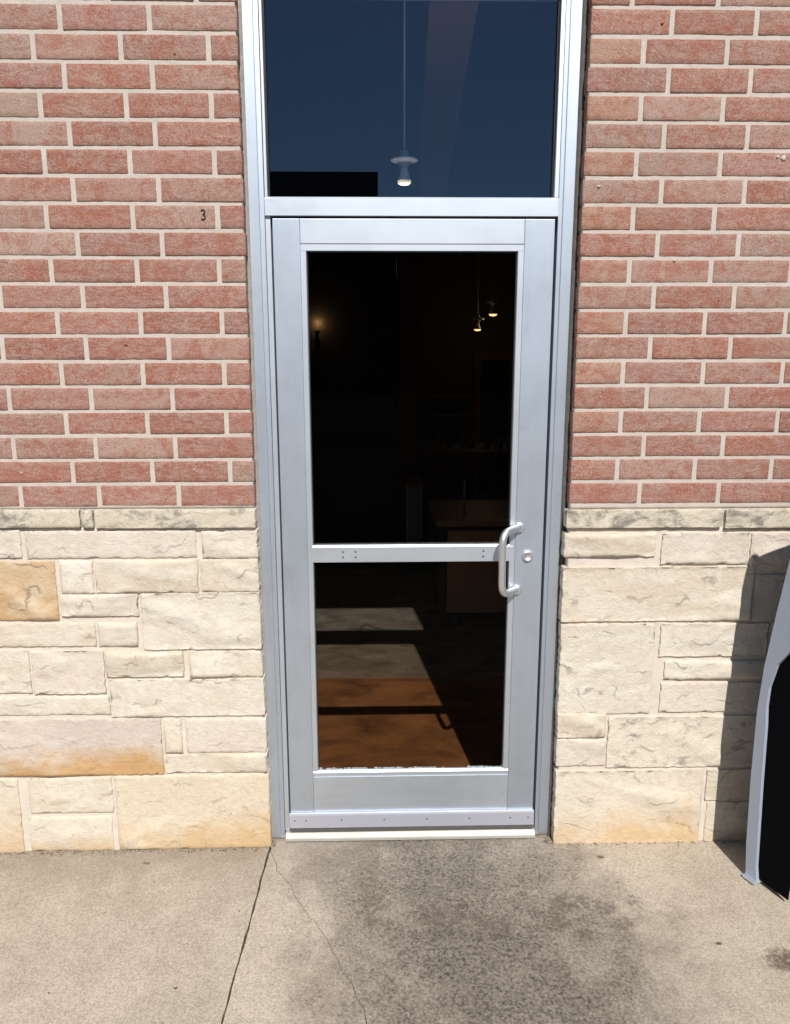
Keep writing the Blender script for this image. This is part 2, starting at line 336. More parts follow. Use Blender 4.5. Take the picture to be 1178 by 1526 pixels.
k1 = [(x-.0009-.0008*abs(noise.noise(Vector((x*30, y*30, 3)))), y) for x, y in kk]; k2 = [(x+.0009, y) for x, y in kk]
ja = [p for p in jr if p[1] < -.010]
slab('concrete_slab', ja + [(k1[-1][0], -3.4)] + k1[::-1][1:], M['concrete'], pave)
jb = [p for p in jr if p[1] >= -.010]
slab('concrete_slab', jb + k2 + [(6, -3.4), (6, .14)], M['concrete'], pave)
kerb = box_obj('kerb', -6, 6, -3.56, -3.404, -.155, .002, M['concrete2'], pave, .012)

# ------------------------------------------------------------------ bricks and stones
def block(w_, h_, dep, nx, nz, seed, amp, edge, jit, ridge=False, front=0.0):
    """a block with an uneven front face at y=-front, worn edges and straight sides going back to y=dep"""
    V = []; F = []; S = []
    pr = random.Random(int(seed*1000)); planes = []
    for k in range(9):
        px0 = pr.uniform(-.5, .5)*w_; pz0 = pr.uniform(-.5, .5)*h_; planes.append((px0, pz0, pr.uniform(-.9, .9)*.09, pr.uniform(-.9, .9)*.16, pr.uniform(.6, 1.5)))
    def nzf(x, z):
        p = Vector((x*1.0+seed*7.3, seed*3.1, z))
        if ridge:
            wx = x+.012*noise.noise(Vector((x*14, seed, z*14))); wz = z+.010*noise.noise(Vector((x*14+5, seed, z*14)))
            fac = min(c_+((wx-a_)*gx+(wz-b_)*gz)/.009 for a_, b_, gx, gz, c_ in planes)
            a = noise.fractal(Vector((p.x*9, p.y, p.z*13)), 1.0, 2.0, 4)
            b = noise.fractal(Vector((p.x*34, p.y, p.z*46)), 1.0, 2.0, 3)
            return max(-.9, fac)*1.0+a*.50+b*.16
        return noise.fractal(Vector((p.x*22, p.y, p.z*22)), 1.0, 2.0, 3)
    nx += 2; nz += 2; nv = nx+1; ew = .0030 if ridge else .0020
    def pos(i, n, L): return 0.0 if i == 0 else (L if i == n else ew+(L-2*ew)*(i-1)/(n-2))
    for j in range(nz+1):
        for i in range(nx+1):
            px_, pz_ = pos(i, nx, w_), pos(j, nz, h_); x = -w_/2+px_; z = -h_/2+pz_
            ring = i in (0, nx) or j in (0, nz)
            y = -front - amp*nzf(x, z)
            if ring:
                y = -front+edge*(.7+.5*noise.noise(Vector((x*40, seed, z*40))))
                k = jit*noise.noise(Vector((x*28+seed, z*28, 1.7)))+jit*.7*noise.noise(Vector((x*90+seed, z*90, 4.7)))
                corner = (i in (0, nx)) and (j in (0, nz))
                if i == 0: x += abs(k)
                if i == nx: x -= abs(k)
                if j == 0: z += abs(k)
                if j == nz: z -= abs(k)
                if corner: x *= (1-.003/w_*1.0); z *= (1-.002/h_)
            elif ridge:
                dd = min(px_, w_-px_, pz_, h_-pz_); t = min(1, dd/.007); y = min(y, -.0025)*t+(-front+edge*.5)*(1-t)
            V.append((x, y, z))
    for j in range(nz):
        for i in range(nx):
            F.append((j*nv+i, j*nv+i+1, (j+1)*nv+i+1, (j+1)*nv+i)); S.append(1)
    ringi = [i for i in range(nx+1)] + [j*nv+nx for j in range(1, nz+1)] + [nz*nv+i for i in range(nx-1, -1, -1)] + [j*nv for j in range(nz-1, 0, -1)]
    b0 = len(V); 
    for q in ringi: V.append((V[q][0], dep, V[q][2]))
    n = len(ringi)
    for k in range(n): F.append((ringi[(k+1) % n], ringi[k], b0+k, b0+(k+1) % n)); S.append(0)
    F.append(tuple(b0+k for k in range(n))); S.append(0)
    return V, F, S
def mesh_of(name, data, mat):
    V, F, S = data; me = bpy.data.meshes.new(name); me.from_pydata(V, [], F); me.update()
    me.polygons.foreach_set('use_smooth', [bool(s) for s in S]); me.materials.append(mat); return me
HB = .0670; CH = .07805; ZB = 1.2465                                 # brick height, course height, bottom of lowest course
variants = [mesh_of('brick', block(.239, HB, .088, 14, 5, s, .0006, .0014, .0013), M['brick']) for s in range(14)]
palette = [(.38, .165, .125), (.35, .125, .092), (.41, .225, .18), (.36, .15, .122), (.42, .265, .215), (.33, .10, .068), (.39, .19, .15), (.45, .31, .26), (.35, .165, .142), (.37, .115, .07)]
orange = [(.44, .225, .14), (.42, .20, .13), (.40, .17, .11)]
def put_brick(x0, x1, z0, wall, rnd, pal=None):
    wd = x1-x0; cx = (x0+x1)/2; cz = z0+HB/2+.0055
    if abs(wd-.239) < .02:
        me = rnd.choice(variants); sx = wd/.239
    else:
        me = mesh_of('brick', block(wd, HB, .088, max(3, int(wd/.02)), 4, rnd.random()*90+20, .0006, .0014, .0013), M['brick']); sx = 1
    o = bpy.data.objects.new('brick', me); o.parent = wall
    o.location = (cx, -.0005+rnd.uniform(-.0012, .0010), cz+rnd.uniform(-.0008, .0008)); o.rotation_euler = (rnd.uniform(-.006, .006), rnd.uniform(-.003, .003), rnd.uniform(-.004, .004))
    o.scale = (sx*(1 if rnd.random() < .5 else 1), 1, 1)
    c = list(rnd.choice(pal or palette)); k = rnd.uniform(.72, 1.02)
    if z0 < 1.85 and rnd.random() < .55: c = [c[0]*.97, c[1]*.78, c[2]*.78]       # redder firing in many of the lower bricks
    o.color = (*[q*k for q in c], 1)
    C.objects.link(o)
VL = [[-0.907, -0.651], [-0.991, -0.738, -0.484], [-0.907, -0.651], [-0.984, -0.733, -0.483], [-0.905, -0.653], [-0.986, -0.733, -0.481], [-0.907, -0.652], [-0.994, -0.735, -0.479], [-0.907, -0.651], [-0.993, -0.733, -0.481], [-1.156, -0.904, -0.649], [-0.988, -0.732, -0.48], [-1.165, -0.906, -0.65], [-0.989, -0.735, -0.48], [-1.16, -0.903, -0.647], [-0.988, -0.731, -0.48], [-1.161, -0.901, -0.647], [-0.98, -0.725, -0.475], [-1.154, -0.902, -0.645]]
VR = [[0.876, 1.127], [0.796, 1.046], [0.876, 1.123], [0.798, 1.047], [0.874, 1.128], [0.794, 1.051], [0.876, 1.133], [0.793, 1.046], [0.874, 1.128], [0.791, 1.048], [0.873, 1.128], [0.789, 1.041, 1.299], [0.872, 1.129], [0.789, 1.048, 1.305], [0.871, 1.132], [0.791, 1.047, 1.304], [0.871, 1.132], [0.788, 1.045, 1.299], [0.867, 1.13]]
XL, XR = -.3985, .6345
brick_l = thing('brick_wall', 'red brick wall left of the glass door, above the stone base', 'brick wall', (-.4, 0, 1.24))
brick_r = thing('brick_wall', 'red brick wall right of the glass door, above the stone base', 'brick wall', (.634, 0, 1.24))
for t_ in (brick_l, brick_r): t_.location = (0, 0, 0)
rb = random.Random(5)
JW = .0145
for row in range(-3, 19):
    k = 18-row                                                     # 0 = top measured course, 18 = lowest
    z0 = ZB+row*CH if row >= 0 else None
    if row < 0: continue
    xs = list(VL[k]); 
    while xs[0] > -1.85: xs.insert(0, xs[0]-.2535)
    pts = xs
    for a, b in zip(pts[:-1], pts[1:]): put_brick(a+JW/2, b-JW/2, z0, brick_l, rb)
    put_brick(pts[-1]+JW/2, XL+rb.uniform(-.002, .002), z0, brick_l, rb, palette[:5])
    xs = list(VR[k])
    while xs[-1] < 2.05: xs.append(xs[-1]+.2535)
    for a, b in zip(xs[:-1], xs[1:]): put_brick(a+JW/2, b-JW/2, z0, brick_r, rb)
    put_brick(XR+rb.uniform(-.002, .002), xs[0]-JW/2, z0, brick_r, rb, orange if k % 2 else palette)
for row in range(19, 22):                                           # three more courses above the picture
    z0 = ZB+row*CH; sh = .127 if row % 2 else 0
    x = -1.9+sh
    while x < 2.1:
        a, b = x, x+.239; par = brick_l if b < .1 else brick_r
        if z0+CH < 2.86:
            if b <= XL+.01: put_brick(a, b, z0, brick_l, rb)
            elif a < XL-.06: put_brick(a, XL, z0, brick_l, rb)
            elif a >= XR-.01: put_brick(a, b, z0, brick_r, rb)
            elif b > XR+.06: put_brick(XR, b, z0, brick_r, rb)
        x += .2535
def far_bricks(name, x0, x1, z0, z1, parent):                       # beyond the picture: one joined piece
    bm = bmesh.new(); row = 0; z = z0
    while z < z1-.02:
        x = x0-(.127 if row % 2 else 0)
        while x < x1:
            a, b = max(x, x0), min(x+.239, x1)
            if b-a > .03: box(bm, a, b, -.001, .07, z+.0055, z+.0725)
            x += .2535
        z += CH; row += 1
    o = bm_obj(name, bm, M['brick_far'], parent); o['kind'] = 'stuff'
far_bricks('distant_bricks', -6, -2.22, ZB, 3.9, brick_l)
far_bricks('distant_bricks', 2.36, 6, ZB, 3.9, brick_r)
far_bricks('upper_bricks', -2.2, 2.34, ZB+22*CH, 3.9, brick_l)

def mortar_sheet(name, x0, x1, z0, z1, y, amp, mat, parent, step=.009, back=.11, sc_=60):
    nx = int((x1-x0)/step); nz = int((z1-z0)/step); V = []; F = []
    for j in range(nz+1):
        for i in range(nx+1):
            x = x0+(x1-x0)*i/nx; z = z0+(z1-z0)*j/nz
            V.append((x, y-amp*noise.fractal(Vector((x*sc_, 3.3, z*sc_)), 1.0, 2.0, 2)-amp*1.1*noise.noise(Vector((x*7, 8, z*11))), z))
    n1 = nx+1
    for j in range(nz):
        for i in range(nx): F.append((j*n1+i, j*n1+i+1, (j+1)*n1+i+1, (j+1)*n1+i))
    S = [1]*len(F)
    ring = [i for i in range(nx+1)]+[j*n1+nx for j in range(1, nz+1)]+[nz*n1+i for i in range(nx-1, -1, -1)]+[j*n1 for j in range(nz-1, 0, -1)]
    b0 = len(V); V += [(V[q][0], back, V[q][2]) for q in ring]; n = len(ring)
    for k in range(n): F.append((ring[(k+1) % n], ring[k], b0+k, b0+(k+1) % n)); S.append(0)
    F.append(tuple(b0+k for k in range(n))); S.append(0)
    return mesh_obj(name, V, F, mat, parent, S)
mortar_sheet('mortar', -1.45, XL-.004, 1.2425, 2.86, .0018, .0007, M['mortar'], brick_l)
mortar_sheet('mortar', XR+.004, 1.55, 1.2325, 2.86, .0018, .0007, M['mortar'], brick_r)
for (a, b, z0, z1, p) in ((-6, -1.4505, 1.2425, 3.9, brick_l), (1.5505, 6, 1.2325, 3.9, brick_r), (-1.45, 1.55, 2.8605, 3.9, brick_l)):
    box_obj('mortar', a, b, .003, .11, z0, z1, M['mortar'], p)

stone_l = thing('stone_wall', 'cream limestone base wall left of the door with two ochre stones', 'stone wall')
stone_r = thing('stone_wall', 'cream limestone base wall right of the door, partly in shadow', 'stone wall')
LS = [(-1.351, 1.182, -0.966, 1.243, 'cap'), (-0.961, 1.18, -0.924, 1.242, 'cap'), (-0.918, 1.178, -0.398, 1.24, 'cap'), (-1.492, 1.082, -1.169, 1.171, ''), (-1.15, 1.079, -0.598, 1.168, ''), (-0.576, 1.076, -0.397, 1.165, ''), (-1.37, 0.866, -1.068, 1.065, 'tan'), (-1.049, 0.956, -0.943, 1.066, ''), (-0.933, 0.96, -0.597, 1.07, ''), (-0.586, 0.96, -0.397, 1.07, ''), (-1.055, 0.879, -0.801, 0.951, ''), (-0.789, 0.758, -0.397, 0.953, ''), (-1.38, 0.773, -0.95, 0.851, ''), (-0.938, 0.772, -0.81, 0.85, ''), (-1.506, 0.606, -1.182, 0.757, ''), (-1.17, 0.601, -0.931, 0.754, ''), (-0.922, 0.661, -0.662, 0.747, ''), (-0.64, 0.656, -0.396, 0.746, ''), (-0.915, 0.514, -0.394, 0.646, ''), (-1.343, 0.523, -0.922, 0.588, ''), (-1.58, 0.295, -0.753, 0.502, 'tan2'), (-0.741, 0.375, -0.683, 0.501, ''), (-0.665, 0.374, -0.392, 0.499, ''), (-0.743, 0.3, -0.392, 0.367, ''), (-1.538, -0.012, -1.265, 0.281, 'warm'), (-1.226, 0.149, -0.938, 0.282, ''), (-1.237, 0.001, -0.948, 0.13, 'warm'), (-0.925, 0.001, -0.390, 0.286, 'tan3'), (-1.691, 0.865, -1.382, 1.067, ''), (-1.665, 0.764, -1.396, 0.855, '')]
RS = [(0.625, 1.169, 1.146, 1.231, 'cap'), (1.156, 1.166, 1.603, 1.228, 'cap'), (0.625, 1.072, 0.929, 1.149, ''), (0.954, 1.044, 1.243, 1.147, ''), (1.256, 1.013, 1.546, 1.145, ''), (0.626, 0.844, 1.273, 1.031, ''), (1.29, 0.839, 1.636, 1.0, ''), (0.628, 0.504, 0.949, 0.831, ''), (0.971, 0.714, 1.339, 0.829, ''), (1.356, 0.711, 1.654, 0.826, ''), (0.993, 0.629, 1.435, 0.693, ''), (1.456, 0.498, 1.675, 0.689, ''), (0.985, 0.507, 1.446, 0.612, ''), (0.630, 0.415, 0.796, 0.503, ''), (0.809, 0.297, 1.463, 0.486, 'stain'), (0.630, 0.306, 0.8, 0.405, ''), (1.478, 0.29, 1.7, 0.481, ''), (0.632, -0.004, 1.158, 0.282, 'warm2'), (1.175, 0.164, 1.57, 0.279, ''), (1.183, -0.014, 1.496, 0.152, 'warm'), (1.507, -0.019, 1.738, 0.147, '')]
def fill_rows(x0, x1, sgn):                                          # plain continuation of the coursing beyond the picture
    out = []; zs = [0, .15, .285, .37, .50, .59, .755, .86, .955, 1.075, 1.17]
    for a, b in zip(zs[:-1], zs[1:]):
        x = x0
        while x < x1-.05:
            L = min(random.uniform(.18, .5), x1-x)
            if L > .06: out.append((x+.006, a+.006, x+L-.006, b-.006, random.choice(['', '', '', 'warm', ''])))
            x += L
    x = x0
    while x < x1-.05:
        L = min(.52, x1-x); out.append((x+.004, 1.178, x+L-.004, 1.24, 'cap')); x += L
    return out
rs = random.Random(3)
def put_stones(lst, wall, step):
    for q, (x0, z0, x1, z1, t_) in enumerate(lst):
        wd, ht = x1-x0, z1-z0
        cap = t_ == 'cap'
        g = 0.0 if cap else .007
        wd += g; ht += g
        mat = M[t_] if t_ else M[rs.choice(['st', 'st2', 'st3'])]
        nx = max(4, int(wd/step)); nz = max(4, int(ht/step))
        amp = .0035 if cap else rs.uniform(.006, .0105)
        fr = .014 if cap else rs.uniform(.001, .009)
        me = mesh_of('stone', block(wd, ht, .09, nx, nz, rs.random()*80, amp, fr*.5+.001 if not cap else .004, .0065 if not cap else .003, True, fr), mat)
        o = bpy.data.objects.new('stone', me); o.location = ((x0+x1)/2, 0, (z0+z1)/2); o.parent = wall; C.objects.link(o)
put_stones(LS, stone_l, .0085); put_stones(RS, stone_r, .0085)
put_stones(fill_rows(-3.6, -1.70, -1), stone_l, .05); put_stones(fill_rows(1.745, 3.6, 1), stone_r, .05)
mortar_sheet('mortar', -1.70, XL-.004, -.13, 1.180, .0022, .0013, M['mortar_stone'], stone_l, .010, .11, 34)
mortar_sheet('mortar', XR+.004, 1.74, -.13, 1.168, .0022, .0013, M['mortar_stone'], stone_r, .010, .11, 34)
box_obj('mortar', -6, -1.7005, .005, .11, -.13, 1.180, M['mortar_stone'], stone_l); box_obj('mortar', 1.7405, 6, .005, .11, -.13, 1.168, M['mortar_stone'], stone_r)
box_obj('bed_mortar', -6, XL-.003, .003, .11, 1.1805, 1.242, M['mortar'], stone_l); box_obj('bed_mortar', XR+.003, 6, .003, .11, 1.1685, 1.232, M['mortar'], stone_r)

MX, MZ = -.522, 2.151
SPOTS = [(1.244, 2.318, .013, 1), (1.225, 2.322, .007, 1), (.683, 2.236, .009, 1), (-.780, 1.765, .008, 0), (-.774, 1.766, .003, 1), (-1.144, 1.362, .005, 1), (-.583, 2.595, .004, 0), (.846, 2.686, .005, 0), (.72, 1.60, .004, 1), (-.59, 1.37, .005, 1), (1.08, 1.90, .004, 0), (.93, 2.02, .006, 1)]
def splat(x, z, r_, mat, seed, parent, nm='mortar_splat'):
    V = [(x, -.0042, z)]; F = []; n = 14
    for k in range(n):
        a = 2*math.pi*k/n; rr = r_*(.75+.5*noise.noise(Vector((math.cos(a)*1.5+seed, math.sin(a)*1.5, 0)))); V.append((x+rr*math.cos(a)*.8, -.0030, z+rr*.7*math.sin(a)))
    for k in range(n):
        a = 2*math.pi*k/n; V.append((V[1+k][0]+.0006*math.cos(a), .004, V[1+k][2]+.0006*math.sin(a)))
    for k in range(n): F.append((0, 1+(k+1) % n, 1+k)); F.append((1+k, 1+(k+1) % n, 1+n+(k+1) % n, 1+n+k))
    mesh_obj(nm, V, F, mat, parent, [1]*len(F))
M['rust_spot'] = plain('iron_spot', (.30, .07, .02), .7)
for q, (x, z, r_, w_) in enumerate(SPOTS): splat(x, z, r_, M['mortar'] if w_ else M['rust_spot'], q*3.3, brick_l if x < 0 else brick_r, 'mortar_splat' if w_ else 'iron_spot')
# the small dark mark like a figure 3 on a brick left of the frame
pts = [(-.0065, .012), (.001, .0145), (.006, .010), (.0045, .004), (-.001, .0008), (.006, -.004), (.0065, -.010), (.000, -.0145), (-.0065, -.012)]
mk = tube_obj('brick_mark', [(MX+a*.95, -.0030, MZ+b) for a, b in pts], .0017, plain('dark_ink', (.04, .03, .03), .9), brick_l, 6)

# ------------------------------------------------------------------ frame
frame = thing('door_frame', 'silver aluminium door frame with a dark glazed transom above the door', 'door frame')
ZT = 2.825
prism_obj('jamb', [(-.390, .040), (-.3585, .040), (-.3570, .047), (-.3435, .049), (-.3420, .154), (-.390, .154)], .012, ZT, M['alu'], frame, .0008)
prism_obj('jamb', [(.620, .040), (.620, .154), (.5715, .154), (.5725, .049), (.5840, .047), (.5855, .040)], .012, ZT, M['alu'], frame, .0008)
prism_obj('door_stop', [(-.3415, .052), (-.3265, .052), (-.3265, .150), (-.3415, .150)], .030, 2.155, M['alu_bright'], frame, .0008)
prism_obj('glazing_bead', [(.5708, .050), (.5708, .075), (.5580, .075), (.5590, .050)], 2.2135, ZT, M['alu_bright'], frame, .0008)
prism_obj('glazing_bead', [(-.3405, .051), (-.3335, .053), (-.3335, .075), (-.3405, .075)], 2.2135, ZT, M['alu_bright'], frame, .0005)
hprism_obj('transom_bar', [(.043, 2.156), (.043, 2.205), (.050, 2.2125), (.154, 2.2125), (.154, 2.156)], -.3413, .5708, M['alu_rail'], frame, .0008)
hprism_obj('head', [(.040, ZT-.022), (.040, 2.852), (.154, 2.852), (.154, ZT-.022)], -.3413, .5708, M['alu_rail'], frame, .0008)
box_obj('jamb_cap', -.390, .620, .041, .153, 2.8523, 2.8590, M['alu_rail'], frame)
box_obj('glass_pane', -.3385, .5600, .079, .085, 2.2135, ZT-.024, M['transom_glass'], frame)
for (a, b, c, d_) in ((-.3335, -.3275, 2.2135, ZT-.024), (.5535, .5578, 2.2135, ZT-.024)): box_obj('gasket', a, b, .070, .0788, c, d_, M['rubber'], frame)
box_obj('gasket', -.3275, .5535, .070, .0788, 2.2130, 2.2165, M['rubber'], frame)
def caulk(x0, x1, mat, seed):
    bm = bmesh.new(); n = 220; L = []
    for i in range(n+1):
        z = -.0+2.83*i/n; k = .0035*noise.noise(Vector((seed, z*22, 0)))+.002*noise.noise(Vector((seed, z*80, 3)))
        L.append([bm.verts.new((x0, .12, z)), bm.verts.new((x0, .034+k, z)), bm.verts.new(((x0+x1)/2+k, .038+k, z)), bm.verts.new((x1, .037+k*.6, z)), bm.verts.new((x1, .12, z))])
    for a, b in zip(L[:-1], L[1:]):
        for j in range(4): bm.faces.new((a[j], a[j+1], b[j+1], b[j]))
    return bm_obj('caulk', bm, mat, frame, True)
caulk(-.4035, -.3885, M['caulk'], 1); caulk(.6185, .6405, M['caulk_shaded'], 7)
hprism_obj('threshold', [(.024, .002), (.026, .013), (.040, .027), (.154, .029), (.154, .002)], -.338, .570, M['thr'], frame, .001)
box_obj('sill', -.389, .619, .052, .154, -.010, .0035, M['concrete'], frame)
box_obj('jamb_foot', -.389, -.3415, .045, .150, .0038, .0118, M['caulk'], frame); box_obj('jamb_foot', .572, .619, .045, .150, .0038, .0118, M['caulk'], frame)

# ------------------------------------------------------------------ door leaf
door = thing('glass_door', 'silver aluminium door with clear glass, a mid rail and a pull handle', 'door')
YF = .048
X0, X1 = -.3200, .5630; Z0, Z1 = .050, 2.1485; SL, SR = -.2355, .4690
box_obj('stile', X0, SL, YF, YF+.044, Z0, Z1, M['alu'], door, .0012)
box_obj('stile', SR, X1, YF, YF+.044, Z0, Z1, M['alu'], door, .0012)
box_obj('top_rail', SL+.0006, SR-.0006, YF+.0008, YF+.043, 2.0745, Z1, M['alu_rail'], door, .0012)
box_obj('bottom_rail', SL+.0006, SR-.0006, YF+.0008, YF+.043, Z0, .2440, M['alu_rail'], door, .0012)
GL, GR, GB, GT = -.2165, .4490, .2660, 2.0530
bdy0, bdy1 = YF+.003, YF+.018
prism_obj('glazing_bead', [(SL+.0006, bdy0), (GL-.002, bdy0), (GL, bdy0+.004), (GL, bdy1), (SL+.0006, bdy1)], GB, GT, M['alu_bright'], door)
prism_obj('glazing_bead', [(SR-.0006, bdy0), (SR-.0006, bdy1), (GR, bdy1), (GR, bdy0+.004), (GR+.002, bdy0)], GB, GT, M['alu_bright'], door)
hprism_obj('glazing_bead', [(bdy0, GT), (bdy0, 2.0740), (bdy1, 2.0740), (bdy1, GT)], SL+.0006, SR-.0006, M['alu_bright'], door, .001)
hprism_obj('glazing_bead', [(bdy0, .2444), (bdy0, .2600), (bdy0+.005, GB), (bdy1, GB), (bdy1, .2444)], SL+.0006, SR-.0006, M['alu_bright'], door, .001)
box_obj('glass_pane', GL-.004, GR+.004, .0672, .0732, GB-.004, GT+.004, M['door_glass'], door)
for (a, b, c, d_) in ((GL, GL+.003, GB, GT), (GR-.003, GR, GB, GT), (GL+.003, GR-.003, GT-.004, GT)): box_obj('gasket', a, b, .0605, .0670, c, d_, M['rubber'], door)
M['sealant'] = plain('old_sealant', (.30, .33, .35), .6, 0, .9, 160, .7)
bm = bmesh.new(); rr_ = random.Random(8); x = GL+.003
while x < GR-.004:
    L = rr_.uniform(.006, .03); hgt = rr_.uniform(.002, .006)
    if rr_.random() < .82: box(bm, x, min(x+L, GR-.003), .0600, .0668, GB, GB+hgt)
    x += L+rr_.uniform(.0005, .004)
bmesh.ops.bevel(bm, geom=bm.edges[:], offset=.0009, segments=1, affect='EDGES')
o = bm_obj('sealant', bm, M['sealant'], door); o['kind'] = 'stuff'
mr = hprism_obj('mid_rail', [(.0505, 1.0420), (.0505, 1.0955), (.0545, 1.1010), (.0650, 1.1010), (.0650, 1.0420)], GL-.004, GR+.012, M['alu_bright'], door, .001)
box_obj('mid_rail', GL+.004, GR-.004, .0735, .092, 1.044, 1.100, M['alu_rail'], door, .001)
def screw(x, y, z, r_, par):
    return lathe_obj('screw', [(r_, 0), (r_, .0008), (r_*.6, .0014), (r_*.1, .0014)], M['screw'], par, (x, y, z), 10, 'Y')
for (x, z) in ((-.116, 1.079), (-.116, 1.060), (-.073, 1.079), (-.073, 1.060), (.361, 1.079), (.361, 1.060)): screw(x, .0503, z, .0034, mr)
sw = hprism_obj('door_sweep', [(.0375, .047), (.0375, .098), (.0395, .1045), (.0475, .1045), (.0475, .047)], X0-.004, X1+.003, M['sweep'], door, .001)
for x in (-.305, -.264, -.135, .020, .175, .330, .480, .545): screw(x, .0373, .078, .0030, sw)
box_obj('sweep_brush', X0-.002, X1+.001, .0405, .0470, .030, .0468, M['caulk_shaded'], door)
# dark gap between leaf and frame; right strip added to block a sun leak
box_obj('weatherstrip', X1-.004, .5712, .0935, .104, .022, 2.155, M['rubber'], frame); box_obj('weatherstrip', -.3262, X0-.001, .075, .085, .03, 2.154, M['rubber'], frame)
box_obj('weatherstrip', X0-.001, X1+.0012, .075, .085, 2.1496, 2.1555, M['rubber'], frame)
box_obj('weatherstrip', X0-.004, X1-.005, .0935, .104, 2.140, 2.1555, M['rubber'], frame)  # added behind the top gap to keep sun from leaking through
# pull handle
a0 = Vector((.481, .048, 1.160)); a1 = Vector((.478, .048, .941)); g0 = Vector((.414, -.020, 1.158)); g1 = Vector((.416, -.020, .942))
path = []
def arc(p, c, q, rad, n=8):
    u = (p-c).normalized(); v = (q-c).normalized(); s_ = c+u*rad; e_ = c+v*rad
    return [(1-t)**2*s_+2*t*(1-t)*c+t*t*e_ for t in [i/n for i in range(n+1)]]
path = [a0, a0.lerp(g0, .25)] + arc(a0, g0, g1, .042) + [g0.lerp(g1, .5)] + arc(g0, g1, a1, .042) + [a1.lerp(g1, .25), a1]
hd = tube_obj('pull_handle', path, .0124, M['alu_handle'], door, 20)
for p in (a0, a1): lathe_obj('flange', [(.0175, -.001), (.0175, .003), (.014, .008), (.012, .012)], M['alu_handle'], hd, (p.x, .048, p.z), 24, 'Y')
lk = lathe_obj('lock_cylinder', [(.0190, -.001), (.0190, .006), (.0165, .010), (.0125, .0105), (.0120, .009), (.0010, .009)], M['alu_handle'], door, (.5115, .048, 1.062), 28, 'Y')
box_obj('keyhole', .5105, .5125, .0385, .0392, 1.056, 1.067, M['rubber'], lk)

# ------------------------------------------------------------------ room behind the glass
room = bpy.data.objects.new('room', None); link(room); room['kind'] = 'structure'
RX0, RX1, RY1, RZ = -3.2, 4.2, 9.0, 4.1
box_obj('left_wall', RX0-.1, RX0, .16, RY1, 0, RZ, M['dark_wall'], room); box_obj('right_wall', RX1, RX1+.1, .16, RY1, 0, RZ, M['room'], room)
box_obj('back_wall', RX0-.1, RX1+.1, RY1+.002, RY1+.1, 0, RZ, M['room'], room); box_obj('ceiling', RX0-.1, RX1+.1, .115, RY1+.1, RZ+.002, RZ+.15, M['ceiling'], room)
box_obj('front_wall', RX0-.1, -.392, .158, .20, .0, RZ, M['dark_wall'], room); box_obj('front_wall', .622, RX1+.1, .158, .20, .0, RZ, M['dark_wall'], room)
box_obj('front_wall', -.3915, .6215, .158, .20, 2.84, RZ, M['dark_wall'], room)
box_obj('roof', -6, 6, .0, 9.3, 4.26, 4.4, M['asphalt'], room); box_obj('front_wall', -6, 6, .002, .112, 3.902, 4.258, M['mortar'], room)
def floor_mat(name, a, b, sc_, gloss):
    s = N(name); v = s.vec(scale=(1, 1.8, 1)); c = s.mix(s.ramp(s.noise(v, sc_, 6, .7, .6), .32, .68), a, b)
    c = s.mix(s.ramp(s.noise(s.vec(), 120, 3, .8), .60, .75), c, s.mix(.35, c, (.4, .35, .28)))
    return s.done(c, gloss, 0, s.bump(s.noise(v, 40, 5, .7), .3, .002))
M['fl1'] = floor_mat('floor_rust_stain', (.13, .05, .018), (.40, .16, .052), 3.5, .55); M['fl2'] = floor_mat('floor_worn_grey', (.11, .078, .052), (.31, .235, .165), 5.0, .55)
box_obj('floor', RX0, RX1, .155, 1.4240, -.06, .020, M['fl1'], room); box_obj('floor', RX0, RX1, 1.4275, RY1, -.06, .020, M['fl2'], room)
box_obj('floor_strip', RX0, RX1, 1.4235, 1.4280, -.05, .0212, plain('floor_edge_strip', (.30, .19, .11), .5), room)

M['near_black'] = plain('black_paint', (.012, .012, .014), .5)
# tall dark booth wall with ribbed wainscot on the left, bronze column, rear doorway
booth = thing('booth_partition', 'dark partition with a ribbed top band, seen through the left of the door glass', 'partition')
box_obj('panel', -3.19, .165, 4.02, 4.10, .021, 3.6, M['dark_wall'], booth)
box_obj('seat_back', -3.19, .165, 3.90, 4.015, .021, .98, M['near_black'], booth)
for k in range(34): box_obj('rib', -.56+k*.021, -.549+k*.021, 3.905, 3.935, .985, 1.055, M['dark_wall'], booth)
col = box_obj('column', .172, .355, 4.03, 4.21, .021, 4.1, plain('brown_column_paint', (.10, .055, .03), .6)); col['label'] = 'dark brown square column inside, behind the middle of the door glass'; col['category'] = 'column'
dw = thing('interior_doorway', 'dim wood-framed dark doorway at the back of the room', 'doorway')
M['wood'] = plain('warm_wood', (.20, .10, .045), .5)
box_obj('door_trim', 1.18, 1.26, 6.95, 7.02, .021, 1.66, M['wood'], dw); box_obj('door_trim', 1.60, 1.69, 6.95, 7.02, .021, 1.66, M['wood'], dw); box_obj('door_trim', 1.18, 1.69, 6.94, 7.02, 1.662, 1.76, M['wood'], dw); box_obj('door_panel', 1.262, 1.598, 6.98, 7.01, .021, 1.658, M['near_black'], dw)
box_obj('wall_panel', .36, 4.19, 7.03, 7.10, .021, 3.9, plain('rear_wall_paint', (.13, .105, .075), .8), dw)
